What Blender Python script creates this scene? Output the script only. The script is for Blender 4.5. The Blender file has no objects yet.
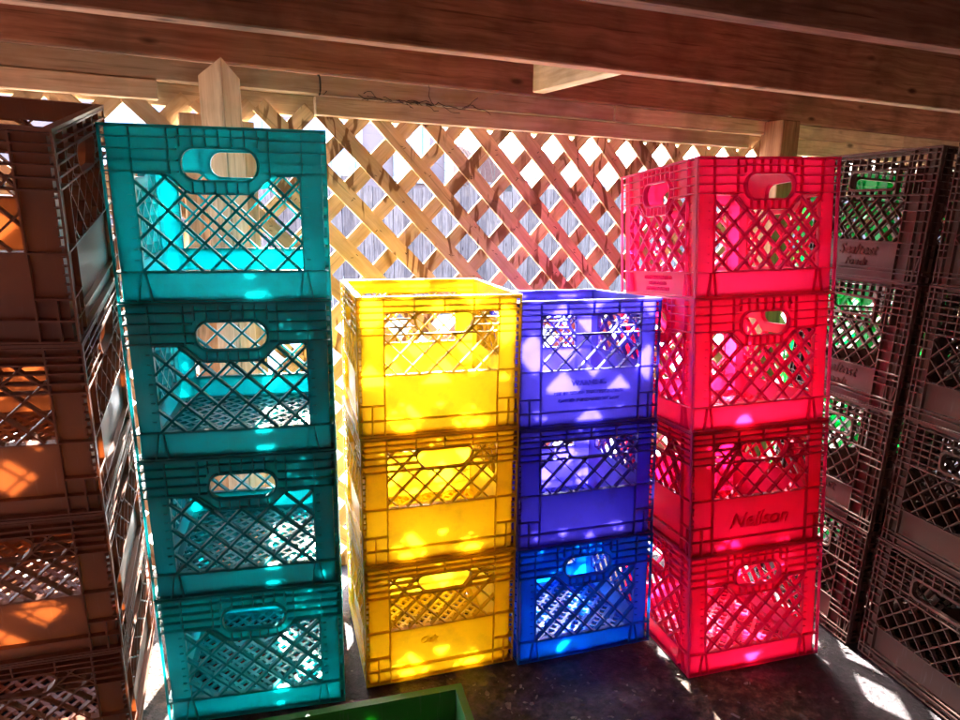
import bpy, bmesh, math, random
from math import radians as rad, sin, cos, tan, pi
from mathutils import Vector, Matrix, Euler
from mathutils.geometry import tessellate_polygon, delaunay_2d_cdt

random.seed(7)
scn = bpy.context.scene
COL = scn.collection

# ------------------------------------------------------------------ helpers
class MB:
    """collects shapes into one mesh; 'gc' holds grain coordinates (along, across, through)"""
    def __init__(s): s.v = []; s.f = []; s.g = []
    def add(s, vs, fs, gs=None):
        o = len(s.v); s.v += [tuple(q) for q in vs]; s.f += [tuple(i+o for i in q) for q in fs]
        s.g += [tuple(q) for q in (gs if gs is not None else vs)]
    def box(s, x0, x1, y0, y1, z0, z1):
        vs = [(x, y, z) for x in (x0, x1) for y in (y0, y1) for z in (z0, z1)]
        s.add(vs, [(0,1,3,2),(4,6,7,5),(0,4,5,1),(2,3,7,6),(0,2,6,4),(1,5,7,3)])
    def obox(s, c, ax, ay, az, l, w, t, seg=1, bow=0.0):
        """oriented box centred at c: long axis ax (grain), half sizes l, w, t"""
        r = (random.uniform(-50, 50), random.uniform(-50, 50), random.uniform(-50, 50))
        c = Vector(c); vs = []; gs = []
        for i in range(seg+1):
            k = -1+2*i/seg
            off = bow*(1-k*k)
            for j, q in ((-1,-1),(1,-1),(1,1),(-1,1)):
                vs.append(c+ax*(l*k)+ay*(w*j+off)+az*(t*q)); gs.append((l*k+r[0], w*j+r[1], t*q+r[2]))
        fs = []
        for i in range(seg):
            a = 4*i
            for j in range(4): fs.append((a+j, a+(j+1) % 4, a+4+(j+1) % 4, a+4+j))
        fs.append((3,2,1,0)); e = 4*seg; fs.append((e, e+1, e+2, e+3))
        s.add(vs, fs, gs)
    def plate(s, loops, y0, y1):
        """flat plate in x,z with holes (loops[0] outer), thick from y0 to y1"""
        for a in loops: pass
        pts = []; edges = []; faces = []
        for k, lp in enumerate(loops):
            o = len(pts); n = len(lp); pts += [Vector((q[0], q[1])) for q in lp]
            edges += [(o+i, o+(i+1) % n) for i in range(n)]
            faces.append([o+i for i in range(n)])
        r = delaunay_2d_cdt(pts, edges, faces, 1 if len(loops) == 1 else 0, 1e-7)
        P = [(q[0], q[1]) for q in r[0]]
        tris = []
        for t in r[2]:
            cx = sum(P[i][0] for i in t)/len(t); cz = sum(P[i][1] for i in t)/len(t)
            if inside((cx, cz), loops[0]) and not any(inside((cx, cz), h) for h in loops[1:]): tris.append(list(t))
        n = len(P); vs = [(q[0], y0, q[1]) for q in P]+[(q[0], y1, q[1]) for q in P]
        fs = []; cnt = {}
        for t in tris:
            fs.append(tuple(t)); fs.append(tuple(i+n for i in reversed(t)))
            for a, b in zip(t, t[1:]+t[:1]): cnt[(a, b)] = 1
        for (a, b) in cnt:
            if (b, a) not in cnt: fs.append((b, a, a+n, b+n))
        s.add(vs, fs)
    def ring(s, lp, w, y0, y1, closed=True):
        """strip of thickness w following a loop in x,z"""
        n = len(lp); inn = []; out = []
        for i in range(n):
            a = Vector(lp[(i-1) % n] if closed or i > 0 else lp[i]); b = Vector(lp[i]); c = Vector(lp[(i+1) % n] if closed or i < n-1 else lp[i])
            d = (c-a); d = d.normalized() if d.length > 0 else Vector((1, 0)); q = Vector((d.y, -d.x))
            inn.append(b-q*w/2); out.append(b+q*w/2)
        vs = []
        for i in range(n):
            vs += [(inn[i].x, y0, inn[i].y), (out[i].x, y0, out[i].y), (out[i].x, y1, out[i].y), (inn[i].x, y1, inn[i].y)]
        fs = []
        for i in range(n if closed else n-1):
            a = 4*i; b = 4*((i+1) % n)
            for j in range(4): fs.append((a+j, b+j, b+(j+1) % 4, a+(j+1) % 4))
        if not closed: fs += [(0,1,2,3), tuple(4*(n-1)+j for j in (3,2,1,0))]
        s.add(vs, fs)
    def bar(s, a, b, w, y0, y1):
        s.ring([a, b], w, y0, y1, closed=False)
    def mesh(s, name, mat):
        me = bpy.data.meshes.new(name); me.from_pydata(s.v, [], s.f)
        at = me.attributes.new('gc', 'FLOAT_VECTOR', 'POINT')
        at.data.foreach_set('vector', [q for p in s.g for q in p])
        bm = bmesh.new(); bm.from_mesh(me); bmesh.ops.recalc_face_normals(bm, faces=bm.faces); bm.to_mesh(me); bm.free()
        if mat: me.materials.append(mat)
        me.update(); return me
    def build(s, name, mat, parent=None, bevel=0):
        o = bpy.data.objects.new(name, s.mesh(name, mat)); COL.objects.link(o); o.parent = parent
        if bevel:
            m = o.modifiers.new('bevel', 'BEVEL'); m.width = bevel; m.segments = 1; m.limit_method = 'ANGLE'
        return o

def inside(p, poly):
    x, z = p; c = False; n = len(poly)
    for i in range(n):
        a = poly[i]; b = poly[i-1]
        if (a[1] > z) != (b[1] > z) and x < (b[0]-a[0])*(z-a[1])/(b[1]-a[1])+a[0]: c = not c
    return c

def clip(a, b, loops):
    """pieces of segment a-b inside loops[0] and outside the rest (even-odd)"""
    ax, az = a; dx, dz = b[0]-ax, b[1]-az; ts = []
    for lp in loops:
        for i in range(len(lp)):
            p = lp[i-1]; q = lp[i]; ex, ez = q[0]-p[0], q[1]-p[1]
            den = dx*ez-dz*ex
            if abs(den) < 1e-12: continue
            t = ((p[0]-ax)*ez-(p[1]-az)*ex)/den; u = ((p[0]-ax)*dz-(p[1]-az)*dx)/den
            if 0 <= u < 1 and 0 <= t <= 1: ts.append(t)
    ts.sort()
    return [((ax+dx*s, az+dz*s), (ax+dx*t, az+dz*t)) for s, t in zip(ts[::2], ts[1::2])]

def empty(name, loc=(0,0,0), rot=(0,0,0), parent=None):
    o = bpy.data.objects.new(name, None); COL.objects.link(o); o.location = loc; o.rotation_euler = rot; o.parent = parent
    o.empty_display_size = .05; return o

def tag(o, label, cat, group=None, kind=None):
    if label: o['label'] = label
    if cat: o['category'] = cat
    if group: o['group'] = group
    if kind: o['kind'] = kind
    return o

# ------------------------------------------------------------------ materials
def nodes(name):
    m = bpy.data.materials.new(name); m.use_nodes = True; nt = m.node_tree
    for n in list(nt.nodes): nt.nodes.remove(n)
    return m, nt, nt.nodes.new, nt.links.new

def ramp(N, stops):
    r = N('ShaderNodeValToRGB'); e = r.color_ramp.elements
    while len(e) < len(stops): e.new(.5)
    for k, (p, c) in zip(e, stops): k.position = p; k.color = (*c, 1) if len(c) == 3 else c
    return r

def plastic(name, col, trans=.6, rough=.32, dirt=.4, dirt_col=(.20,.17,.14), spec=1.46, tcol=None):
    m, nt, N, L = nodes(name)
    out = N('ShaderNodeOutputMaterial'); mix = N('ShaderNodeMixShader'); mix.inputs[0].default_value = trans
    p = N('ShaderNodeBsdfDiffuse'); t = N('ShaderNodeBsdfTranslucent'); gl = N('ShaderNodeBsdfAnisotropic'); gl.distribution = 'GGX'
    tc = N('ShaderNodeTexCoord'); oi = N('ShaderNodeObjectInfo'); ad = N('ShaderNodeVectorMath'); ad.operation = 'ADD'
    sc = N('ShaderNodeVectorMath'); sc.operation = 'SCALE'; sc.inputs['Scale'].default_value = 37.0
    cmb = N('ShaderNodeCombineXYZ'); L(oi.outputs['Random'], cmb.inputs[0]); L(oi.outputs['Random'], cmb.inputs[2])
    L(cmb.outputs[0], sc.inputs[0]); L(tc.outputs['Object'], ad.inputs[0]); L(sc.outputs[0], ad.inputs[1])
    n1 = N('ShaderNodeTexNoise'); n1.inputs['Scale'].default_value = 14; n1.inputs['Detail'].default_value = 8; n1.inputs['Roughness'].default_value = .68
    L(ad.outputs[0], n1.inputs['Vector'])
    r1 = ramp(N, [(.50, (0,0,0)), (.70, (1,1,1))]); L(n1.outputs['Fac'], r1.inputs[0])
    sm = N('ShaderNodeMath'); sm.operation = 'MULTIPLY'; sm.inputs[1].default_value = dirt; L(r1.outputs[0], sm.inputs[0])
    # thin scuffs
    mp = N('ShaderNodeMapping'); mp.inputs['Scale'].default_value = (220, 220, 16); mp.inputs['Rotation'].default_value = (0, .5, 0); L(ad.outputs[0], mp.inputs[0])
    n2 = N('ShaderNodeTexNoise'); n2.inputs['Scale'].default_value = 1; n2.inputs['Detail'].default_value = 3; L(mp.outputs[0], n2.inputs['Vector'])
    r2 = ramp(N, [(.62, (0,0,0)), (.75, (1,1,1))]); L(n2.outputs['Fac'], r2.inputs[0])
    mx = N('ShaderNodeMix'); mx.data_type = 'RGBA'; mx.inputs[6].default_value = (*col, 1); mx.inputs[7].default_value = (*dirt_col, 1); L(sm.outputs[0], mx.inputs[0])
    sf = N('ShaderNodeMath'); sf.operation = 'MULTIPLY'; sf.inputs[1].default_value = .35; L(r2.outputs[0], sf.inputs[0])
    ms = N('ShaderNodeMix'); ms.data_type = 'RGBA'; L(sf.outputs[0], ms.inputs[0]); L(mx.outputs[2], ms.inputs[6]); ms.inputs[7].default_value = (*[c*.6+.25 for c in col], 1)
    L(ms.outputs[2], p.inputs['Color'])
    tm = N('ShaderNodeMix'); tm.data_type = 'RGBA'; tm.inputs[6].default_value = (*(tcol or col), 1); tm.inputs[7].default_value = (*[c*.45 for c in (tcol or col)], 1); L(sm.outputs[0], tm.inputs[0]); L(tm.outputs[2], t.inputs['Color'])
    rr = N('ShaderNodeMapRange'); rr.inputs[3].default_value = rough; rr.inputs[4].default_value = min(1, rough+.3); L(r1.outputs[0], rr.inputs[0])
    ra = N('ShaderNodeMath'); ra.operation = 'MULTIPLY_ADD'; ra.inputs[1].default_value = .25; L(r2.outputs[0], ra.inputs[0]); L(rr.outputs[0], ra.inputs[2]); L(ra.outputs[0], gl.inputs['Roughness'])
    b = N('ShaderNodeBump'); b.inputs['Strength'].default_value = .12; b.inputs['Distance'].default_value = .002; L(n1.outputs['Fac'], b.inputs['Height']); L(b.outputs[0], p.inputs['Normal']); L(b.outputs[0], gl.inputs['Normal'])
    L(p.outputs[0], mix.inputs[1]); L(t.outputs[0], mix.inputs[2])
    # glossy coat on the outside of the plastic only
    fr = N('ShaderNodeFresnel'); fr.inputs['IOR'].default_value = spec; geo = N('ShaderNodeNewGeometry'); inv = N('ShaderNodeMath'); inv.operation = 'SUBTRACT'; inv.inputs[0].default_value = 1; L(geo.outputs['Backfacing'], inv.inputs[1])
    fm = N('ShaderNodeMath'); fm.operation = 'MULTIPLY'; L(fr.outputs[0], fm.inputs[0]); L(inv.outputs[0], fm.inputs[1])
    m2 = N('ShaderNodeMixShader'); L(fm.outputs[0], m2.inputs[0]); L(mix.outputs[0], m2.inputs[1]); L(gl.outputs[0], m2.inputs[2]); L(m2.outputs[0], out.inputs[0])
    return m

def wood(name, light, dark, stain=(.09,.05,.03), stain_amt=.5, rough=.88, knots=True, shadow_streaks=0.0):
    m, nt, N, L = nodes(name)
    out = N('ShaderNodeOutputMaterial'); p = N('ShaderNodeBsdfPrincipled'); L(p.outputs[0], out.inputs[0])
    at = N('ShaderNodeAttribute'); at.attribute_name = 'gc'
    mp = N('ShaderNodeMapping'); mp.inputs['Scale'].default_value = (2.4, 52, 52); L(at.outputs['Vector'], mp.inputs[0])
    # warp the grain
    nw = N('ShaderNodeTexNoise'); nw.inputs['Scale'].default_value = 5; nw.inputs['Detail'].default_value = 2; L(at.outputs['Vector'], nw.inputs['Vector'])
    ws = N('ShaderNodeVectorMath'); ws.operation = 'SCALE'; ws.inputs['Scale'].default_value = 1.6; L(nw.outputs['Color'], ws.inputs[0])
    wa = N('ShaderNodeVectorMath'); wa.operation = 'ADD'; L(mp.outputs[0], wa.inputs[0]); L(ws.outputs[0], wa.inputs[1])
    n1 = N('ShaderNodeTexNoise'); n1.inputs['Scale'].default_value = 1.4; n1.inputs['Detail'].default_value = 7; n1.inputs['Roughness'].default_value = .62; L(wa.outputs[0], n1.inputs['Vector'])
    r1 = ramp(N, [(.33, dark), (.50, tuple((a+b)/2 for a, b in zip(light, dark))), (.64, light)]); L(n1.outputs['Fac'], r1.inputs[0])
    n2 = N('ShaderNodeTexNoise'); n2.inputs['Scale'].default_value = 7; n2.inputs['Detail'].default_value = 5; L(at.outputs['Vector'], n2.inputs['Vector'])
    r2 = ramp(N, [(.5, (0,0,0)), (.74, (1,1,1))]); L(n2.outputs['Fac'], r2.inputs[0])
    sm = N('ShaderNodeMath'); sm.operation = 'MULTIPLY'; sm.inputs[1].default_value = stain_amt; L(r2.outputs[0], sm.inputs[0])
    last = r1.outputs[0]
    def over(last, fac, c):
        mx = N('ShaderNodeMix'); mx.data_type = 'RGBA'; L(fac, mx.inputs[0]); L(last, mx.inputs[6]); mx.inputs[7].default_value = (*c, 1); return mx.outputs[2]
    mt = N('ShaderNodeMapping'); mt.inputs['Scale'].default_value = (.02, .9, .9); L(at.outputs['Vector'], mt.inputs[0])
    nt_ = N('ShaderNodeTexNoise'); nt_.inputs['Scale'].default_value = .35; nt_.inputs['Detail'].default_value = 0; L(mt.outputs[0], nt_.inputs['Vector'])
    rt_ = ramp(N, [(.3, (.68,.66,.66)), (.7, (1.12,1.1,1.05))]); L(nt_.outputs['Fac'], rt_.inputs[0])
    mm_ = N('ShaderNodeMix'); mm_.data_type = 'RGBA'; mm_.blend_type = 'MULTIPLY'; mm_.inputs[0].default_value = 1; L(last, mm_.inputs[6]); L(rt_.outputs[0], mm_.inputs[7]); last = mm_.outputs[2]
    last = over(last, sm.outputs[0], stain)
    # fine dark checks along the grain
    mc = N('ShaderNodeMapping'); mc.inputs['Scale'].default_value = (5, 150, 150); L(at.outputs['Vector'], mc.inputs[0])
    nc = N('ShaderNodeTexNoise'); nc.inputs['Scale'].default_value = 1; nc.inputs['Detail'].default_value = 4; L(mc.outputs[0], nc.inputs['Vector'])
    rc = ramp(N, [(.60, (0,0,0)), (.72, (.65,.65,.65))]); L(nc.outputs['Fac'], rc.inputs[0]); last = over(last, rc.outputs[0], tuple(c*.4 for c in dark))
    if knots:
        mk = N('ShaderNodeMapping'); mk.inputs['Scale'].default_value = (5, 13, 13); L(at.outputs['Vector'], mk.inputs[0])
        vo = N('ShaderNodeTexVoronoi'); vo.inputs['Scale'].default_value = 1.0; L(mk.outputs[0], vo.inputs['Vector'])
        rk = ramp(N, [(.05, (1,1,1)), (.13, (0,0,0))]); L(vo.outputs['Distance'], rk.inputs[0])
        last = over(last, rk.outputs[0], tuple(c*.35 for c in dark))
    if shadow_streaks:
        # shadow streaks on the slats painted into the wood: long in z, wandering
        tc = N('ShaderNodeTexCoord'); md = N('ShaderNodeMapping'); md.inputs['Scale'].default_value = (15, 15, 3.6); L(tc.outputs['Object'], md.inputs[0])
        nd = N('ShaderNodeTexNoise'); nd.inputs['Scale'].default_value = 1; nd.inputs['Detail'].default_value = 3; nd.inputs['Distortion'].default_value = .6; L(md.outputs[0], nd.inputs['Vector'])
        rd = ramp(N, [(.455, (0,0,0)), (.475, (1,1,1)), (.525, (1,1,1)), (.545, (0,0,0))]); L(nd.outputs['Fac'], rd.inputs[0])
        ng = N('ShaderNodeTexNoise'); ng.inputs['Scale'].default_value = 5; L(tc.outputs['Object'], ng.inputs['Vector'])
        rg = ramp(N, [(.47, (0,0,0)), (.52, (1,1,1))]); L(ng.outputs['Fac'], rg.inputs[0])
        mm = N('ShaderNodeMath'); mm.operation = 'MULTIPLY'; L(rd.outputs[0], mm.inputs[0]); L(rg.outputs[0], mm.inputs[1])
        m3 = N('ShaderNodeMath'); m3.operation = 'MULTIPLY'; m3.inputs[1].default_value = shadow_streaks; L(mm.outputs[0], m3.inputs[0])
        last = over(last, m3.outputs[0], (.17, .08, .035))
    L(last, p.inputs['Base Color']); p.inputs['Roughness'].default_value = rough; p.inputs['Specular IOR Level'].default_value = .12
    b = N('ShaderNodeBump'); b.inputs['Strength'].default_value = .6; b.inputs['Distance'].default_value = .002; L(n1.outputs['Fac'], b.inputs['Height']); L(b.outputs[0], p.inputs['Normal'])
    return m

def noisy(name, a, b, scale=6, rough=.8, bump=.2, dist=.01, detail=8, spec=.3, coord='Object'):
    m, nt, N, L = nodes(name)
    out = N('ShaderNodeOutputMaterial'); p = N('ShaderNodeBsdfPrincipled'); L(p.outputs[0], out.inputs[0])
    tc = N('ShaderNodeTexCoord'); n = N('ShaderNodeTexNoise'); n.inputs['Scale'].default_value = scale; n.inputs['Detail'].default_value = detail; n.inputs['Roughness'].default_value = .65
    L(tc.outputs[coord], n.inputs['Vector']); r = ramp(N, [(.35, a), (.65, b)]); L(n.outputs['Fac'], r.inputs[0]); L(r.outputs[0], p.inputs['Base Color'])
    p.inputs['Roughness'].default_value = rough; p.inputs['Specular IOR Level'].default_value = spec
    bp = N('ShaderNodeBump'); bp.inputs['Strength'].default_value = bump; bp.inputs['Distance'].default_value = dist; L(n.outputs['Fac'], bp.inputs['Height']); L(bp.outputs[0], p.inputs['Normal'])
    return m

DENSE = {}
def pair(name, col, trans, tcol, **kw):
    m = plastic(name, col, trans, tcol=tcol, **kw)
    DENSE[name] = plastic(name+'_rib', tuple(c*.9 for c in col), trans*.72, tcol=tcol, rough=.6, spec=1.22, **kw)
    return m
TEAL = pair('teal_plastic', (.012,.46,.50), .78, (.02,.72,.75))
DTEA = pair('shaded_teal_plastic', (.010,.17,.20), .50, (.03,.76,.80), dirt=.4)  # darker copy of the teal: shade on the crate fronts put into the colour
YELL = pair('yellow_plastic', (.82,.58,.02), .70, (.95,.80,.11))
BLUE = pair('blue_plastic', (.10,.085,.46), .68, (.29,.25,.85))
AZUR = pair('azure_plastic', (.008,.13,.60), .75, (.03,.42,.93))
RED_ = pair('red_plastic', (.84,.016,.22), .79, (.985,.15,.39), dirt=.15)
CRIM = pair('crimson_plastic', (.50,.010,.07), .66, (.93,.07,.26), dirt=.2)
BROW = pair('brown_plastic', (.27,.115,.075), .34, (.66,.30,.13), dirt=.4)
BLAK = plastic('black_plastic', (.135,.066,.054), .06, rough=.5, dirt=.5, dirt_col=(.13,.10,.08))
GREN = pair('green_plastic', (.004,.30,.09), .75, (.01,.75,.25))
DGRN = pair('dark_green_plastic', (.045,.25,.04), .35, (.05,.35,.05), dirt=.3)

PINE = wood('weathered_pine', (.80,.66,.48), (.58,.43,.28), stain_amt=.45)
LATT = wood('lattice_cedar', (.84,.68,.47), (.66,.49,.30), stain_amt=.3, shadow_streaks=.85)
REDP = wood('red_lit_post_wood', (.50,.28,.16), (.28,.14,.08), stain_amt=.5)  # redder, darker wood for one post: red light on it put into the colour
JOIS = wood('joist_wood', (.44,.22,.145), (.24,.112,.072), stain_amt=.6)
GREY = wood('grey_fence_wood', (.105,.095,.105), (.045,.040,.044), stain=(.12,.10,.09), stain_amt=.35)

# ------------------------------------------------------------------ crates
W0, H0 = .33, .275
S0, S1 = .0085, .0115            # the sheet sits this far behind the outer ribs

def rrect(x0, x1, z0, z1, r, n=6, rb=None):
    pts = []
    rb = rb or r
    for cx, cz, a, q in ((x1-rb, z0+rb, -90, rb), (x1-r, z1-r, 0, r), (x0+r, z1-r, 90, r), (x0+rb, z0+rb, 180, rb)):
        for i in range(n+1):
            t = rad(a+90*i/n); pts.append((cx+q*cos(t), cz+q*sin(t)))
    return pts

def text_mesh(lines, mat, shear=0.0):
    """lines: (text, size, x, z); raised letters in x,z"""
    mb = MB()
    for txt, size, x, z in lines:
        cu = bpy.data.curves.new('txt', 'FONT'); cu.body = txt; cu.size = size; cu.align_x = 'CENTER'; cu.extrude = .0015; cu.shear = shear
        cu.resolution_u = 3
        if shear: cu.offset = size*.012
        ob = bpy.data.objects.new('txt', cu); COL.objects.link(ob)
        bpy.context.view_layer.update()
        me = bpy.data.meshes.new_from_object(ob.evaluated_get(bpy.context.evaluated_depsgraph_get()))
        mb.add([(v.co.x+x, S0-.0001-v.co.z-.0003, v.co.y+z) for v in me.vertices], [tuple(q.vertices) for q in me.polygons])
        bpy.data.objects.remove(ob); bpy.data.meshes.remove(me); bpy.data.curves.remove(cu)
    return mb.mesh('lettering', mat)

def panel(style, mat, W, H, side):
    """meshes of one wall of a crate: the sheet with its ribs, the grille, the handle rim"""
    b = MB(); lat = MB(); hr = MB()
    e = S1+.0002 if side else S0              # where the sheet ends
    q0 = S0+.0003 if side else 0.0            # where the ribs end
    X = lambda u: u*W
    Z = lambda v: v*H
    h_y, v_y = (0.0, S0+.0005), (.0006, S0+.0003)
    if side: h_y, v_y = (.0003, S0+.0006), (.0009, S0+.0004)
    def H_rib(v, u0=0, u1=1, t=.0026):
        x0 = max(X(u0), q0); x1 = min(X(u1), W-q0); b.box(x0, x1, h_y[0], h_y[1], max(0, Z(v)-t/2), min(H, Z(v)+t/2))
    def V_rib(u, v0, v1, t=.0026):
        b.box(X(u)-t/2, X(u)+t/2, v_y[0], v_y[1], Z(v0), Z(v1))
    def ticks(us, ue, v0, v1, n):
        for i in range(n):
            z = Z(v0+(v1-v0)*i/(n-1)); b.box(X(us), X(ue), .004, S0+.0002, z-.0008, z+.0008)
    outer = [(e, .0), (W-e, .0), (W-e, H-.004), (e, H-.004)]
    # top rim and corner edges
    b.box(q0 if side else 0, W-(q0 if side else 0), h_y[0], S1+(.0 if side else .0004), H-.0045, H)
    if not side:
        b.box(0, .0028, .0012, S0, 0, H-.0045); b.box(W-.0028, W, .0012, S0, 0, H-.0045)
    H_rib(.006)
    if style == 'A':
        hz = rrect(X(.335), X(.68), Z(.70), Z(.885), Z(.085))
        col = []                                  # the window with its bite under the handle
        def arc(a, c, n=8): return [(X(a[0]+(c[0]-a[0])*i/n), Z(a[1]+(c[1]-a[1])*(.5-.5*cos(pi*i/n)))) for i in range(n+1)]
        win = [(X(.13), Z(.185)), (X(.87), Z(.185)), (X(.87), Z(.735))]
        win += arc((.755, .735), (.63, .63)) + arc((.38, .63), (.255, .735)) + [(X(.13), Z(.735))]
        b.plate([outer, hz, win], S0, S1)
        hr.ring(hz, .0035, .0, S1+.0006)
        b.ring(win, .0024, .002, S1+.0003)
        for v in (.935, .872, .81, .748): H_rib(v, 0, .325); H_rib(v, .69, 1)
        H_rib(.945, .325, .69)
        for u in (.125, .285, .73, .88): V_rib(u, .735, 1)
        for i in range(7): V_rib(.335+.0575*i, .89, 1)
        for i in range(6): V_rib(.38+.05*i, .632, .70)
        H_rib(.18, 0, 1)
        for sgn in (0, 1):
            f = (lambda u: u) if not sgn else (lambda u: 1-u)
            b.bar((X(f(.115)), Z(.18)), (X(f(.09)), Z(.0)), .0026, *v_y)
            b.bar((X(f(.135)), Z(.18)), (X(f(.155)), Z(.0)), .0026, *v_y)
        ticks(.095, .115, .25, .68, 8); ticks(.885, .905, .25, .68, 8)
        loops = [win]; pitch = .152*W; w = .0042
    elif style in 'BC':
        hz = [(X(.34), Z(.83)), (X(.355), Z(.782)), (X(.39), Z(.735)), (X(.42), Z(.728)), (X(.62), Z(.728)), (X(.65), Z(.735)), (X(.685), Z(.782)), (X(.70), Z(.83)),
              (X(.692), Z(.862)), (X(.665), Z(.882)), (X(.375), Z(.882)), (X(.348), Z(.862))]
        win = [(X(.16), Z(.45)), (X(.86), Z(.45)), (X(.86), Z(.886)), (X(.16), Z(.886))]
        b.plate([outer, win], S0, S1)
        hr.ring(hz, .0035, .0, S1+.0006)
        for v in (.975, .93, .889): H_rib(v)
        for v in (.84, .785, .732):
            H_rib(v, 0, .16); H_rib(v, .86, 1)
            box_ = [(X(.159), Z(.4)), (X(.861), Z(.4)), (X(.861), Z(.95)), (X(.159), Z(.95))]
            for s, t in clip((X(.05), Z(v)), (X(.95), Z(v)), [box_, hz] if v > .74 else [box_]):
                lat.bar(s, t, .0026, .0004, S1-.0004)
        for u in (.16, .86): V_rib(u, 0, 1)
        for u in (.34, .52, .70): V_rib(u, .889, 1)
        H_rib(.445)
        H_rib(.225, 0, .16); H_rib(.225, .86, 1); V_rib(.085, 0, .225); V_rib(.935, 0, .225)
        H_rib(.115, 0, 1)
        ticks(.008, .03, .25, .70, 11); ticks(.97, .992, .25, .70, 11)
        if style == 'C':
            b.bar((X(.165), Z(.47)), (X(.36), Z(.885)), .0032, .001, S1-.0006); b.bar((X(.855), Z(.47)), (X(.68), Z(.885)), .0032, .001, S1-.0006)
        loops = [win, hz]; pitch = .145*W; w = .0027
    else:                                         # D: open grid above, solid plate below
        hz = rrect(X(.30), X(.70), Z(.70), Z(.85), Z(.05))
        grid = [(X(.10), Z(.665)), (X(.90), Z(.665)), (X(.90), Z(.965)), (X(.10), Z(.965))]
        win = [(X(.10), Z(.305)), (X(.80), Z(.305)), (X(.80), Z(.645)), (X(.10), Z(.645))]
        b.plate([outer, win, grid], S0, S1)
        hr.ring(hz, .005, .0, S1+.0006)
        for v in (.955, .905, .855, .805, .755, .70): 
            H_rib(v, 0, .10); H_rib(v, .90, 1)
            for s, t in clip((X(.0999), Z(v)), (X(.9001), Z(v)), [grid, hz]): lat.bar(s, t, .0026, .0004, S1-.0004)
        for i in range(11):
            u = .16+.068*i
            for s, t in clip((X(u), Z(.6)), (X(u), Z(1)), [grid, hz]): lat.bar(s, t, .0026, .0009, S1-.0009)
        H_rib(.655); H_rib(.295); H_rib(.06); H_rib(.09)
        for u in (.04, .10, .80, .90, .96): V_rib(u, 0, 1)
        for v in (.25, .2, .38, .46, .54, .6): H_rib(v, .80, 1); H_rib(v, 0, .10)
        b.bar((X(.915), Z(.2)), (X(.925), Z(.0)), .0026, *v_y); b.bar((X(.985), Z(.2)), (X(.95), Z(.0)), .0026, *v_y)
        loops = [win]; pitch = .115*W; w = .0024
    # diamond grille, both directions, the second a touch shallower
    for k, (y0, y1) in enumerate(((.0008, S1-.0007), (.0014, S1-.0012))):
        for i in range(-12, 24):
            x = i*pitch+.5*pitch*(style != 'A')+.012
            a, c = ((x-.4, -.4+.02), (x+.4, .4+.02)) if k == 0 else ((x+.4, -.4+.02), (x-.4, .4+.02))
            for s, t in clip(a, c, loops):
                lat.bar(s, t, w, y0, y1)
    gm = DENSE.get(mat.name, mat)
    return b.mesh('side_panel', mat), lat.mesh('grille', gm), hr.mesh('handle_rim', gm)

def base_meshes(mat, W):
    g = MB(); f = MB(); a, c = S1+.0003, W-S1-.0003
    sq = [(a+.012, a+.012), (c-.012, a+.012), (c-.012, c-.012), (a+.012, c-.012)]
    for k, (z0, z1) in enumerate(((.0008, .0078), (.0014, .0072))):
        for i in range(-14, 30):
            x = i*.0285+.004
            s0, s1 = ((x-.4, -.235), (x+.4, .565)) if k == 0 else ((x+.4, -.235), (x-.4, .565))
            for s, t in clip(s0, s1, [sq]): g.bar(s, t, .0068, z0, z1)
    g.plate([[(a, a), (c, a), (c, c), (a, c)], sq], .0, .0085)
    # these were laid out in x,z: turn to x,y
    turn = lambda mb: setattr(mb, 'v', [(x-W/2, z-W/2, y) for x, y, z in mb.v])
    turn(g)
    o = .016
    f.plate([[(o, o), (W-o, o), (W-o, W-o), (o, W-o)], [(o+.004, o+.004), (W-o-.004, o+.004), (W-o-.004, W-o-.004), (o+.004, W-o-.004)]], -.0055, -.0001)
    turn(f)
    return g.mesh('base_grid', mat), f.mesh('stacking_foot', mat)

CACHE = {}
def crate(style, mat, W, H, M, label, group, letter=None, side_letter=None):
    key = (style, mat.name, round(W, 4), round(H, 4))
    if key not in CACHE: CACHE[key] = (panel(style, mat, W, H, False), panel(style, mat, W, H, True), base_meshes(mat, W))
    fm, sm, bmesh_ = CACHE[key]
    root = empty('milk_crate'); root.matrix_world = M; tag(root, label, 'crate', group)
    def kid(name, me, parent, loc=(0,0,0), rz=0):
        o = bpy.data.objects.new(name, me); COL.objects.link(o); o.parent = parent; o.location = loc; o.rotation_euler = (0, 0, rz); return o
    for i, (rz, ms) in enumerate(((0, fm), (pi/2, sm), (pi, fm), (-pi/2, sm))):
        off = Matrix.Rotation(rz, 3, 'Z') @ Vector((-W/2, -W/2, 0))
        p = kid('side_panel', ms[0], root, off, rz)
        kid('grille', ms[1], p); kid('handle_rim', ms[2], p)
        if letter and i == 0: kid('lettering', letter, p)
        if side_letter and i == 3: kid('lettering', side_letter, p)
    kid('base_grid', bmesh_[0], root); kid('stacking_foot', bmesh_[1], root)
    return root

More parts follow.
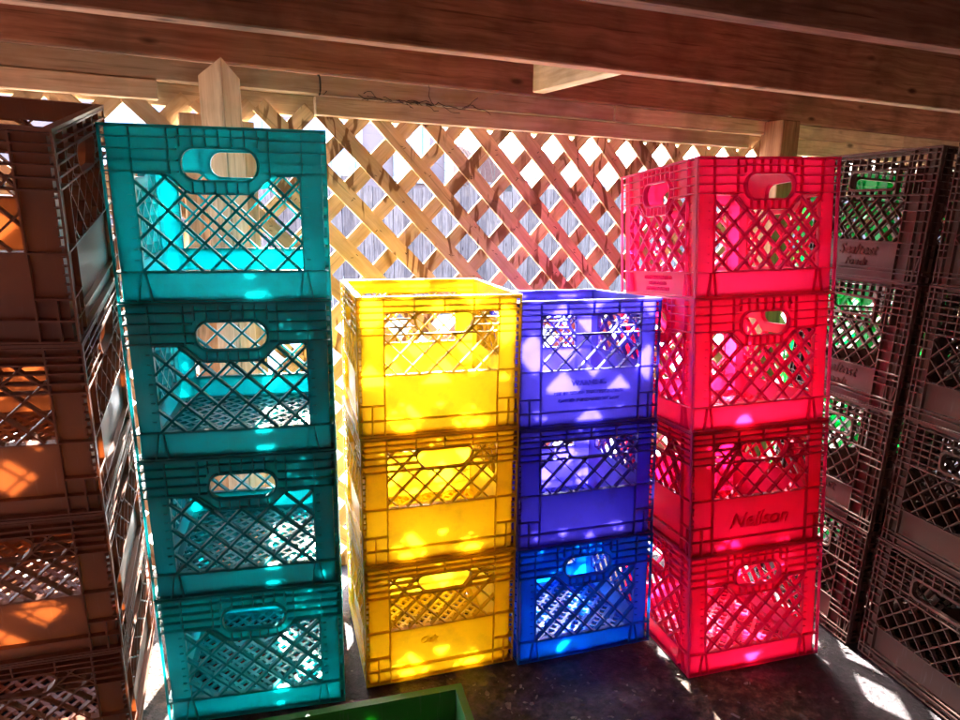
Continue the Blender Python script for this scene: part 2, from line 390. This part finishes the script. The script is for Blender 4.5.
BASES = []   # (matrix at stack foot, W) for the ground
def stack(x, y, yaw, tx, ty, hs, ws, items, n_extra=None, jitter=.009):
    """front-left-bottom corner x,y; items from the top down: (style, material, label, group, letter, side_letter)"""
    W = W0*(1+ws); H = H0*(1+hs)
    R = Euler((rad(tx), rad(ty), rad(yaw)), 'XYZ').to_matrix().to_4x4()
    T = Matrix.Translation((x, y, 0)) @ R @ Matrix.Translation((W/2, W/2, 0))
    BASES.append((T.copy(), W))
    n = len(items)
    for k, it in enumerate(items):
        lev = n-1-k
        J = Matrix.Translation((random.uniform(-.0015, .0015), random.uniform(-.0015, .0015), lev*H)) @ Matrix.Rotation(random.uniform(-jitter, jitter), 4, 'Z')
        crate(it[0], it[1], W, H-.0012, T @ J, it[2], it[3], *(it[4:]))

Wd = lambda ws: W0*(1+ws)
warn = text_mesh([('WARNING', .017, .165, .085), ('USE BY OTHER THAN REGISTERED', .0105, .165, .066), ('OWNER PUNISHABLE BY LAW', .0105, .165, .050)], BLUE)
neil = text_mesh([('Neilson', .046, .168, .052)], CRIM, .35)
prop = text_mesh([('DAIRYLAND LIMITED', .0125, .165, .034), ('USE BY OTHERS', .0105, .165, .022), ('PROHIBITED BY LAW', .0105, .165, .010)], RED_)
oak = text_mesh([('Oak', .022, .135, .078)], YELL, .3)
five = text_mesh([('5', .04, .25, .15)], CRIM)
seal = text_mesh([('Sealtest', .036, .15, .052), ('Foods', .026, .15, .028)], BLAK, .3)

ORD4 = ['topmost', 'second from the top', 'third from the top', 'bottom']
ORD3 = ['topmost', 'middle', 'bottom']
g = 'teal crates in one stack'
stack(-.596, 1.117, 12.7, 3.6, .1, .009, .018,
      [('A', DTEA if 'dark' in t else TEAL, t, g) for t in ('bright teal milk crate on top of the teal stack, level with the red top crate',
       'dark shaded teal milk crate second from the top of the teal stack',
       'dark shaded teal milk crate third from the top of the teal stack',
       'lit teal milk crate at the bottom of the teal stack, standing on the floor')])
g = 'yellow crates in one stack'
stack(-.234, 1.226, 17.0, .3, .3, .002, -.008,
      [('B', YELL, 'yellow milk crate on top of the yellow stack with its open rim showing', g),
       ('B', YELL, 'yellow milk crate in the middle of the yellow stack', g),
       ('B', YELL, 'yellow milk crate at the bottom of the yellow stack with a faint small script mark', g, oak)])
g = 'blue crates in one stack'
stack(.089, 1.304, 16.8, -2.7, .1, -.021, -.005,
      [('B', BLUE, 'violet blue milk crate on top of the blue stack with WARNING lettering', g, warn),
       ('B', BLUE, 'violet blue milk crate in the middle of the blue stack', g),
       ('A', AZUR, 'azure blue milk crate with a rounded handle at the bottom of the blue stack', g)])
g = 'red crates in one stack'
stack(.458, 1.265, 14.4, -4.1, -1.4, -.005, -.003,
      [('A', RED_, 'pink red milk crate on top of the red stack, lettering on its left side', g, None, prop),
       ('A', RED_, 'pink red milk crate second from the top of the red stack', g),
       ('C', CRIM, 'darker crimson milk crate with slanting braces and script lettering', g, neil, five),
       ('A', RED_, 'red milk crate at the bottom of the red stack, standing on the floor', g)])
g = 'brown crates in the leaning stack'
stack(-.943, .938, 18.9, 12.6, 2.1, .011, .014,
      [('B', BROW, 'brown milk crate on top of the leaning stack left of the teal crates', g),
       ('B', BROW, 'brown milk crate second from the top of the leaning stack', g),
       ('B', BROW, 'orange brown milk crate third from the top of the leaning stack', g),
       ('B', BROW, 'dark brown milk crate at the bottom of the leaning stack, cut by the photo edge', g)])
g = 'black open grid crates along the right side'
yd = -75
ux, uy = cos(rad(yd)), sin(rad(yd))
fx, fy = .865, 1.393
stack(fx-ux*W0-.0, fy-uy*W0, yd, -3.4, .3, .025, 0,
      [('D', BLAK, 'black grid milk crate, %s, stack behind the red crates' % t, g, seal) for t in ('topmost one', 'second from the top', 'third from the top', 'bottom one')])
stack(fx+.012+ux*.02, fy+.0+uy*.02, yd-1, -3.0, .3, .025, 0,
      [('D', BLAK, 'black grid milk crate, %s, stack at the right photo edge' % t, g) for t in ('topmost one', 'second from the top', 'third from the top', 'bottom one')])
g = 'green crates behind the black ones'
stack(1.09, 1.863, 15, 0, .5, .0, 0,
      [('A', GREN, 'green milk crate, %s, seen through the far black stack' % t, g) for t in ('topmost one', 'second from the top', 'third from the top', 'bottom one')])
stack(fx+.36+ux*.02, fy+.085+uy*.02, yd+1, -1.5, .3, .0, 0,
      [('A', GREN, 'green milk crate, %s, behind crates at the right photo edge' % t, g) for t in ('topmost one', 'second from the top', 'third from the top', 'bottom one')])
# the single green crate in front
a = rad(15.5); bx, by = -.023, .896
stack(bx-W0*cos(a)+W0*sin(a), by-W0*sin(a)-W0*cos(a), 15.5, 0, 0, 0, 0,
      [('A', DGRN, 'dark green open milk crate on the floor in front, cut by the lower photo edge', None)])

# ------------------------------------------------------------------ lattice wall under the deck
WA = rad(28); WC = 1.92
U = Vector((cos(WA), sin(WA), 0)); NV = Vector((-sin(WA), cos(WA), 0)); ZV = Vector((0, 0, 1))
def wp(u, d, z): return Vector((0, WC, 0))+U*u+NV*d+ZV*z
wall = empty('lattice_fence', wp(-1.0, 0, 0)); tag(wall, 'orange brown wooden lattice screen with crossed slats behind the crates', 'lattice fence')
wall_inv = Matrix.Translation(-wall.location)
def wbuild(mb, name, mat, parent=wall, bevel=0):
    if parent is wall: mb.v = [tuple(Vector(q)-wall.location) for q in mb.v]
    return mb.build(name, mat, parent, bevel)
SL_U0, SL_U1, SL_Z0, SL_Z1 = -1.9, 3.6, .0, 1.222
PITCH, SLW = .1385, .0195
rect = [(SL_U0, SL_Z0), (SL_U1, SL_Z0), (SL_U1, SL_Z1), (SL_U0, SL_Z1)]
PH_F, PH_R = .036, .020            # where the slats fall along the wall
front = MB(); rear = MB(); staples = MB()
for k, mb in ((0, front), (1, rear)):
    for i in range(-40, 60):
        u = i*PITCH+(PH_F if k == 0 else PH_R)+random.uniform(-.0035, .0035)
        s = ((u-2, 2+.6), (u+2, -2+.6)) if k == 0 else ((u-2, -2+.6), (u+2, 2+.6))
        for p, q in clip(*s, [rect]):
            p3, q3 = wp(p[0], .004 if k == 0 else .0125, p[1]), wp(q[0], .004 if k == 0 else .0125, q[1])
            ax = (q3-p3); l = ax.length/2; ax.normalize()
            if l < .01: continue
            jd = random.uniform(-.0016, .0016)
            mb.obox((p3+q3)/2+NV*random.uniform(-.0004, .0004), ax, NV.cross(ax), NV, l, SLW+jd, .004, seg=6, bow=random.uniform(-.004, .004))
for i in range(-30, 50):
    for j in range(0, 34):
        # slats cross where the two families meet
        uf = i*PITCH+PH_F; ur = j*PITCH-2.6+PH_R
        u = (uf+ur)/2; z = .6+(uf-ur)/2
        if SL_U0 < u < SL_U1 and .3 < z < 1.2:
            for _ in range(2):
                c = wp(u+random.uniform(-.008, .008), -.0005, z+random.uniform(-.008, .008)); t = Vector((1, 0, random.uniform(-1, 1))).normalized()
                tt = (U*t.x+ZV*t.z).normalized(); staples.obox(c, tt, NV.cross(tt), NV, .0035, .0007, .0009)
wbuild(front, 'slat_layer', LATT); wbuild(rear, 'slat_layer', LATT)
STEEL = noisy('rusty_staple', (.05,.03,.02), (.14,.09,.06), 60, .6)
so = wbuild(staples, 'staples', STEEL); so['kind'] = 'stuff'
def board(name, u0, u1, d0, d1, z0, z1, mat=PINE, parent=wall, vertical=False, bevel=.002):
    mb = MB(); c = wp((u0+u1)/2, (d0+d1)/2, (z0+z1)/2)
    if vertical: mb.obox(c, ZV, U, NV, (z1-z0)/2, (u1-u0)/2, (d1-d0)/2)
    else: mb.obox(c, U, ZV, NV, (u1-u0)/2, (z1-z0)/2, (d1-d0)/2, seg=4, bow=random.uniform(-.003, .003))
    return wbuild(mb, name, mat, parent, bevel)
board('rear_rail', -1.9, 3.6, .018, .036, 1.206, 1.2553)
board('front_rail', -1.9, -.802, -.020, -.0010, 1.212, 1.252)
board('front_rail', -.462, 1.02, -.020, -.0010, 1.206, 1.2490)
board('front_rail', 1.215, 3.6, -.020, -.0010, 1.195, 1.2500)
board('top_plate', -1.9, .44, -.014, .075, 1.2555, 1.2990)
board('top_plate', .443, 1.9, -.017, .075, 1.2537, 1.2989)
board('top_plate', 1.904, 3.6, -.015, .075, 1.2548, 1.2990)
board('backing_plank', -.765, -.695, -.018, -.002, .0, 1.190, vertical=True)
board('backing_plank', -.69, -.605, -.016, -.002, .0, 1.180, vertical=True)
# a slim post turned on its corner with a pointed top
mb = MB(); pc = wp(-.681, -.062, 0); s = .031
def rot_post(mb, c, s, z0, z1, drop, ang):
    ex = (U*cos(ang)+NV*sin(ang)); ey = (-U*sin(ang)+NV*cos(ang)); r = random.uniform(0, 20)
    vs = []; gs = []
    for z in (z0, 1):
        for sx, sy in ((-1,-1),(1,-1),(1,1),(-1,1)):
            q = c+ex*s*sx+ey*s*sy
            zz = z0 if z == z0 else (z1 if (sx, sy) == (-1,-1) else z1-drop if (sx, sy) in ((1,-1),(-1,1)) else z1-2*drop)
            vs.append(q+ZV*zz); gs.append((zz, s*sx+r, s*sy))
    mb.add(vs, [(0,1,5,4),(1,2,6,5),(2,3,7,6),(3,0,4,7),(3,2,1,0),(4,5,6,7)], gs)
rot_post(mb, pc, s, 0, 1.2975, .034, rad(45))
wbuild(mb, 'post', PINE, bevel=.002)
mb = MB(); mb.obox(wp(1.135, -.047, .648), ZV, U, NV, .649, .044, .044); wbuild(mb, 'post', REDP, bevel=.003)
mb = MB(); mb.obox(wp(2.7, -.047, .648), ZV, U, NV, .649, .044, .044); wbuild(mb, 'post', PINE, bevel=.003)

# ------------------------------------------------------------------ deck above
def joist(name, px, py, ang, zb, label, l0=-2.2, l1=4.2, t=.038, hgt=.184, mat=JOIS):
    d = Vector((cos(ang), sin(ang), 0)); nn = Vector((-sin(ang), cos(ang), 0))
    mb = MB(); mb.obox(nn*(t/2)+d*((l0+l1)/2)+ZV*(hgt/2), d, ZV, nn, (l1-l0)/2, hgt/2, t/2, seg=8, bow=.002)
    o = mb.build(name, mat, None, .003); o.location = (px, py, zb)
    tag(o, label, 'joist', 'joists under the deck'); return o
GJ = 'joists under the deck'
joist('floor_joist', .54, 1.215, rad(22.0), 1.29, 'dark wooden joist nearest the camera, across the upper right corner')
joist('floor_joist', -.006, 1.440, rad(24.8), 1.29, 'long dark wooden joist with a pale lower edge, second from the lattice')
p3 = wp(0, -.024, 0)
joist('rim_joist', p3.x, p3.y, WA, 1.2993, 'dark rim joist resting on the plate above the lattice')
for k, (dd, lb) in enumerate(((-.42, 'dark joist above the camera, nearer than every joist in view'),)):
    joist('floor_joist', .54+sin(rad(22))*(-dd), 1.215+cos(rad(22))*dd, rad(22), 1.29, lb)
# blocking between joist and rim
b0 = Vector((.150, 1.915, 0)); b1 = Vector((.285, 1.690, 0)); bd = (b1-b0).normalized(); b1 = b0+bd*.34; bn = Vector((-bd.y, bd.x, 0))
mb = MB(); mb.obox((b1-b0)/2+ZV*.09, bd, ZV, bn, (b1-b0).length/2, .09, .019)
o = mb.build('blocking', PINE, None, .002); o.location = (b0.x, b0.y, 1.298); tag(o, 'short pale wood block between two joists above the lattice', 'wood block')
# deck boards, a solid lid over the joists
mb = MB()
for i in range(-44, 40):
    d = U; x = i*.1405
    mb.obox(U*x+ZV*.019, NV, U, ZV, 2.1, .0700, .0185)
dk = mb.build('deck', JOIS, None); dk.location = tuple(wp(0, -2.05, 1.487)); tag(dk, 'dark underside of the wooden deck boards above the joists', 'deck')

# unseen house walls behind and beside the camera, added to block sky light
CONC = noisy('blocker_brick', (.17,.12,.10), (.25,.18,.15), 9, .9)
hw_ = empty('house', tuple(wp(0, -4.2, 0))); tag(hw_, 'unseen dark brick house wall behind the camera, added to block light', 'house')
mb = MB(); mb.obox(wp(0, -4.3, 2.6)-hw_.location, U, ZV, NV, 7.0, 2.6, .1); mb.build('wall', CONC, hw_)
for sgn in (-1, 1):
    mb = MB(); mb.obox(wp(sgn*5.7, -2.10, .75)-hw_.location, NV, ZV, U, 2.05, .73, .1); mb.build('side_blocker', CONC, hw_)

# ------------------------------------------------------------------ ground
def base_height(x, y):
    num = 0; den = 0
    for T, W in BASES:
        Ti = T.inverted()
        o = T.translation; nrm = (T.to_3x3() @ Vector((0, 0, 1)))
        z = o.z-(nrm.x*(x-o.x)+nrm.y*(y-o.y))/nrm.z
        loc = Ti @ Vector((x, y, z))
        d = max(abs(loc.x)-W/2, abs(loc.y)-W/2, 0)
        if d < .5:
            w = math.exp(-(d/.07)**2); num += w*(z-.0068); den += w
    return num/(den+.25*max(0, 1-den)) if den > 1e-6 else 0, min(1, den)
from mathutils import noise as mnoise
xs = [-120, -60, -25, -10, -5, -3]+[-2.0+.05*i for i in range(101)]+[4, 6, 12, 30, 60, 120]
ys = [-120, -40, -12, -5, -2.5]+[-.4+.05*i for i in range(71)]+[3.6, 4.5, 7, 14, 40, 120]
vs = []; fs = []
for y in ys:
    for x in xs:
        if -2.1 < x < 3.1 and -.5 < y < 3.2:
            z, w = base_height(x, y)
            z += (1-w)*(.010*mnoise.noise((x*3.1, y*3.1, 0))+.006*mnoise.noise((x*13, y*13, 3)))
        else: z = -.004
        vs.append((x, y, z))
n = len(xs)
for j in range(len(ys)-1):
    for i in range(n-1): fs.append((j*n+i, j*n+i+1, (j+1)*n+i+1, (j+1)*n+i))
m, nt, N, L = nodes('dark_soil')
out = N('ShaderNodeOutputMaterial'); p = N('ShaderNodeBsdfPrincipled'); L(p.outputs[0], out.inputs[0])
tc = N('ShaderNodeTexCoord')
n1 = N('ShaderNodeTexNoise'); n1.inputs['Scale'].default_value = 2.6; n1.inputs['Detail'].default_value = 5; L(tc.outputs['Object'], n1.inputs['Vector'])
n2 = N('ShaderNodeTexNoise'); n2.inputs['Scale'].default_value = 45; n2.inputs['Detail'].default_value = 9; n2.inputs['Roughness'].default_value = .7; L(tc.outputs['Object'], n2.inputs['Vector'])
r1 = ramp(N, [(.38, (.036,.022,.034)), (.52, (.058,.037,.042)), (.66, (.13,.080,.048))]); L(n1.outputs['Fac'], r1.inputs[0])
r2 = ramp(N, [(.35, (.35,.33,.36)), (.50, (.9,.9,.9)), (.66, (2.3,2.1,2.1))]); L(n2.outputs['Fac'], r2.inputs[0])
mx = N('ShaderNodeMix'); mx.data_type = 'RGBA'; mx.blend_type = 'MULTIPLY'; mx.inputs[0].default_value = 1; L(r1.outputs[0], mx.inputs[6]); L(r2.outputs[0], mx.inputs[7]); L(mx.outputs[2], p.inputs['Base Color'])
rr = ramp(N, [(.4, (.42,.42,.42)), (.62, (.85,.85,.85))]); L(n1.outputs['Fac'], rr.inputs[0]); L(rr.outputs[0], p.inputs['Roughness'])
bp = N('ShaderNodeBump'); bp.inputs['Strength'].default_value = .9; bp.inputs['Distance'].default_value = .014; L(n2.outputs['Fac'], bp.inputs['Height']); L(bp.outputs[0], p.inputs['Normal'])
me = bpy.data.meshes.new('ground'); me.from_pydata(vs, [], fs); me.materials.append(m)
for q in me.polygons: q.use_smooth = True
go = bpy.data.objects.new('ground', me); COL.objects.link(go); go['kind'] = 'structure'
# sunny paved yard beyond the lattice
PAVE = noisy('yard_paving', (.36,.34,.31), (.46,.43,.40), 3, .85)
mb = MB(); mb.obox(wp(2, 12.25, -.02), U, NV, ZV, 24, 12, .036)
yd_o = mb.build('yard', PAVE); yd_o['kind'] = 'structure'
# bits of litter on the floor
mb = MB()
for i in range(800):
    if i < 260: x, y = random.gauss(.18, .16), random.gauss(1.02, .14)
    else: x, y = random.uniform(-.5, 1.0), random.uniform(.75, 1.9)
    if any(max(abs(v.x), abs(v.y)) < W/2+.008 for v, W in (((T.inverted() @ Vector((x, y, T.translation.z))), W) for T, W in BASES)): continue
    z = base_height(x, y)[0]+.007; an = random.uniform(0, pi); d = Vector((cos(an), sin(an), random.uniform(-.3, .3))).normalized(); e = ZV.cross(d).normalized()
    big = random.random() > .9; l = random.uniform(.006, .012) if big else random.uniform(.002, .006); wd = l*random.uniform(.25, .75)
    nn = 7 if big else 5; nr = d.cross(e).normalized(); rim = []
    for k in range(nn): t = 2*pi*k/nn; rr_ = random.uniform(.65, 1.1); rim.append(Vector((x, y, z))+d*(l*cos(t)*rr_)+e*(wd*sin(t)*rr_)+nr*random.uniform(-.0012, .0016))
    mb.add([q+nr*.0004 for q in rim]+[q-nr*.0004 for q in rim], [tuple(range(nn)), tuple(range(2*nn-1, nn-1, -1))]+[(k, (k+1) % nn, nn+(k+1) % nn, nn+k) for k in range(nn)])
CHIP = noisy('litter_bits', (.08,.055,.045), (.42,.36,.33), 26, .7)
li = mb.build('litter', CHIP); tag(li, 'small scattered chips and dry bits on the dark floor', 'litter', None, 'stuff')

# ------------------------------------------------------------------ beyond the lattice: board fence, houses
def yp(u, d, z): return wp(u, d, z)
FD = 4.2
fence = empty('board_fence', yp(0, FD, 0)); tag(fence, 'weathered grey board fence in the yard behind the lattice', 'board fence')
mb = MB(); u = -6
while u < 12:
    w = random.uniform(.085, .098); h = random.uniform(1.19, 1.30)
    mb.obox(yp(u+w/2, FD+random.uniform(-.004, .004), h/2)-fence.location, ZV, U, NV, h/2, w/2, .009); u += w+random.uniform(.002, .009)
mb.build('boards', GREY, fence)
mb = MB()
for z in (.35, 1.02): mb.obox(yp(3, FD+.032, z)-fence.location, U, ZV, NV, 9, .045, .019)
mb.build('rail', GREY, fence)
SID = {}
def siding(name, c):
    m, nt, N, L = nodes(name)
    out = N('ShaderNodeOutputMaterial'); p = N('ShaderNodeBsdfPrincipled'); L(p.outputs[0], out.inputs[0])
    tc = N('ShaderNodeTexCoord'); wv = N('ShaderNodeTexWave'); wv.bands_direction = 'Z'; wv.wave_profile = 'SAW'; wv.inputs['Scale'].default_value = 1.6; L(tc.outputs['Object'], wv.inputs['Vector'])
    bp = N('ShaderNodeBump'); bp.inputs['Distance'].default_value = .02; L(wv.outputs['Fac'], bp.inputs['Height']); L(bp.outputs[0], p.inputs['Normal'])
    nz = N('ShaderNodeTexNoise'); nz.inputs['Scale'].default_value = 2; L(tc.outputs['Object'], nz.inputs['Vector'])
    r = ramp(N, [(.3, tuple(q*.85 for q in c)), (.7, c)]); L(nz.outputs['Fac'], r.inputs[0]); L(r.outputs[0], p.inputs['Base Color']); p.inputs['Roughness'].default_value = .7
    return m
PINK = siding('pink_siding', (.105,.068,.070)); CREAM = siding('pale_siding', (.085,.078,.088)); BRICK = noisy('brick_red', (.10,.045,.03), (.14,.065,.045), 8, .85)
WHITE = noisy('white_paint', (.22,.22,.23), (.27,.27,.28), 3, .5); ROOF = noisy('roof_shingle', (.075,.03,.024), (.11,.047,.037), 25, .9)
GLASS, nt, N, L = nodes('window_glass'); out = N('ShaderNodeOutputMaterial'); p = N('ShaderNodeBsdfPrincipled'); p.inputs['Base Color'].default_value = (.10,.16,.28,1); p.inputs['Roughness'].default_value = .08; L(p.outputs[0], out.inputs[0])

def house(u0, u1, d, hw, mat, label, wins, roof_h=.9, depth=4):
    h = empty('house', yp((u0+u1)/2, d, 0)); tag(h, label, 'house')
    R = lambda q: q-h.location
    mb = MB(); mb.obox(R(yp((u0+u1)/2, d+depth/2, hw/2)), U, NV, ZV, (u1-u0)/2, depth/2, hw/2); mb.build('wall', mat, h)
    mb = MB()                                      # gable roof, ridge along the wall
    a = [yp(u0-.25, d-.3, hw+.002), yp(u1+.25, d-.3, hw+.002), yp(u1+.25, d+depth+.3, hw+.002), yp(u0-.25, d+depth+.3, hw+.002), yp(u0-.25, d+depth/2, hw+roof_h), yp(u1+.25, d+depth/2, hw+roof_h)]
    mb.add([R(q) for q in a], [(0,1,5,4),(2,3,4,5),(1,2,5),(3,0,4),(3,2,1,0)]); mb.build('roof', ROOF, h)
    mb = MB(); mb.obox(R(yp((u0+u1)/2, d-.33, hw-.02)), U, ZV, NV, (u1-u0)/2+.25, .07, .02); mb.build('fascia', WHITE, h)
    for (wu, wz, ww, wh) in wins:
        f = MB()
        for s in (-1, 1):
            f.obox(R(yp(wu+s*(ww/2), d-.02, wz)), ZV, U, NV, wh/2, .045, .04); f.obox(R(yp(wu, d-.022, wz+s*(wh/2+.002))), U, ZV, NV, ww/2+.06, .045, .04)
        f.obox(R(yp(wu, d-.012, wz)), ZV, U, NV, wh/2, .02, .02)
        fr = f.build('window', WHITE, h); g_ = MB(); g_.obox(R(yp(wu, d-.004, wz)), U, ZV, NV, ww/2-.02, wh/2-.02, .006); g_.build('pane', GLASS, fr)
    for s in (u0, u1):
        t = MB(); t.obox(R(yp(s, d-.01, hw/2)), ZV, U, NV, hw/2-.05, .07, .03); t.build('corner_board', WHITE, h)
    return h
house(-5.2, 3.9, 8.5, 3.3, PINK, 'pale pink house with white framed windows behind the board fence', [(-3.1, 2.1, .9, 1.0), (-.6, 2.0, .8, 1.1), (.75, 2.2, .6, .8), (2.0, 1.95, .8, .9), (3.25, 1.95, .5, .9)])
house(4.3, 6.1, 6.6, 1.42, CREAM, 'low pale shed with a reddish roof behind the fence', [(5.2, 1.2, .5, .3)], roof_h=.5, depth=2.0)
house(6.3, 13, 10.5, 1.75, BRICK, 'brick house with a reddish roof behind the fence', [(7.6, 1.3, .8, .5), (9.2, 1.3, .8, .5)], roof_h=.75)
BARK = noisy('bark', (.05,.038,.032), (.11,.085,.07), 20, .9)
def tube(mb, pts, rads, n=5):
    vs = []; fs = []
    for i, p in enumerate(pts):
        d = (pts[min(i+1, len(pts)-1)]-pts[max(i-1, 0)]).normalized(); e = d.orthogonal().normalized(); f = d.cross(e)
        for k in range(n): a = 2*pi*k/n; vs.append(p+(e*cos(a)+f*sin(a))*rads[i])
    for i in range(len(pts)-1):
        for k in range(n): fs.append((i*n+k, i*n+(k+1) % n, (i+1)*n+(k+1) % n, (i+1)*n+k))
    fs += [tuple(range(n-1, -1, -1)), tuple((len(pts)-1)*n+k for k in range(n))]
    mb.add(vs, fs)
def branch(mb, p, d, l, r, depth):
    pts = [p]; q = p; e = d
    for i in range(4):
        e = (e+Vector((random.uniform(-1,1), random.uniform(-1,1), random.uniform(-.5,.9)))*.16).normalized(); q = q+e*(l/4); pts.append(q)
        if depth and i: branch(mb, q, (e+Vector((random.uniform(-1,1), random.uniform(-1,1), random.uniform(-.2,.8)))*.75).normalized(), l*.62, r*.5, depth-1)
    tube(mb, pts, [r*(1-.15*i) for i in range(5)])
for (u, d, hh, lb) in ((3.4, 5.6, 1.5, 'bare leafless shrub behind the board fence, left of the brick house'), (5.6, 5.3, 1.3, 'bare leafless shrub behind the board fence, in front of the shed')):
    tr = empty('bare_shrub', tuple(yp(u, d, 0))); tag(tr, lb, 'shrub', 'bare shrubs behind the fence')
    t = MB(); tube(t, [Vector((0, 0, 0)), Vector((.02, .01, .35)), Vector((0, .03, .7))], [.035, .03, .026], 7); t.build('trunk', BARK, tr)
    c = MB()
    for _ in range(4): branch(c, Vector((0, .03, .68)), Vector((random.uniform(-.8,.8), random.uniform(-.8,.8), 1)).normalized(), hh*.62, .016, 2)
    c.build('crown', BARK, tr)
# dry vine lying on the rail and a small hook in the plate
vo = empty('dried_vine', tuple(wp(-.2, -.022, 1.2485))); tag(vo, 'dry dark vine scraps caught along the rail above the lattice', 'dried vine')
v = MB()
for _ in range(26):
    x = random.gauss(0, .085); q = Vector(U)*x+NV*random.uniform(-.004, .008)+ZV*random.uniform(.002, .008); pts = [q]; dr = (U*random.choice((-1, 1))+ZV*random.uniform(-.3, .35))
    for i in range(6): dr = (dr+Vector((random.uniform(-1,1), random.uniform(-1,1), random.uniform(-.9,.7)))*.5).normalized(); q = q+dr*.009; q.z = max(q.z, -.012); pts.append(q)
    tube(v, pts, [.0011]*7, 4)
v.build('stems', BARK, vo)
STL = noisy('dark_steel', (.02,.018,.017), (.05,.042,.038), 40, .5)
hp = wp(-.452, -.016, 1.292); ho = empty('hook', tuple(hp)); tag(ho, 'small dark steel hook screwed into the plate above the lattice', 'hook')
h = MB(); tube(h, [Vector((0,0,.004))]+[NV*-(.004+.014*sin(pi*k/8))+ZV*(-.018+.022*cos(pi*k/8)) for k in range(9)], [.0022]*10, 6); h.build('bent_rod', STL, ho)

# ------------------------------------------------------------------ light, sky, camera
SUN_AZ, SUN_EL = -15, 30            # degrees: azimuth from +Y (negative = left), elevation
w = bpy.data.worlds.new('World'); scn.world = w; w.use_nodes = True; nt = w.node_tree
for q in list(nt.nodes): nt.nodes.remove(q)
sky = nt.nodes.new('ShaderNodeTexSky'); sky.sky_type = 'NISHITA'; sky.sun_disc = False
sky.sun_elevation = rad(SUN_EL); sky.sun_rotation = rad(SUN_AZ); sky.air_density = 1; sky.dust_density = 1.5
bg = nt.nodes.new('ShaderNodeBackground'); bg.inputs[1].default_value = .15
ow = nt.nodes.new('ShaderNodeOutputWorld'); nt.links.new(sky.outputs[0], bg.inputs[0]); nt.links.new(bg.outputs[0], ow.inputs[0])
sl = bpy.data.lights.new('sun', 'SUN'); sl.energy = 2.0; sl.angle = rad(.5); sl.color = (1, .94, .84)
so = bpy.data.objects.new('sun', sl); COL.objects.link(so)
to_sun = Vector((sin(rad(SUN_AZ))*cos(rad(SUN_EL)), cos(rad(SUN_AZ))*cos(rad(SUN_EL)), sin(rad(SUN_EL))))
so.rotation_euler = to_sun.to_track_quat('Z', 'Y').to_euler(); so.location = to_sun*20

cam = bpy.data.cameras.new('camera'); co = bpy.data.objects.new('camera', cam); COL.objects.link(co); scn.camera = co
cam.sensor_width = 36; cam.lens = 36*667.66/960; cam.clip_start = .02; cam.clip_end = 500
pch, rol = rad(12.2989), rad(.55757)
fw = Vector((0, cos(pch), -sin(pch))); up = Vector((0, sin(pch), cos(pch))); rt = Vector((1, 0, 0))
r2 = rt*cos(rol)+up*sin(rol); u2 = -rt*sin(rol)+up*cos(rol)
co.matrix_world = Matrix(((r2.x, u2.x, -fw.x, 0), (r2.y, u2.y, -fw.y, 0), (r2.z, u2.z, -fw.z, .97686), (0, 0, 0, 1)))

cy = scn.cycles
cy.max_bounces = 16; cy.diffuse_bounces = 8; cy.glossy_bounces = 4; cy.transmission_bounces = 14; cy.transparent_max_bounces = 8
cy.use_denoising = True; cy.sample_clamp_indirect = 12; cy.caustics_reflective = False; cy.caustics_refractive = False
vs_ = scn.view_settings; scn.display_settings.display_device = 'sRGB'
vs_.view_transform = 'Standard'; vs_.look = 'None'; vs_.gamma = 1; vs_.exposure = 5.6
try: vs_.use_curve_mapping = False
except Exception: pass
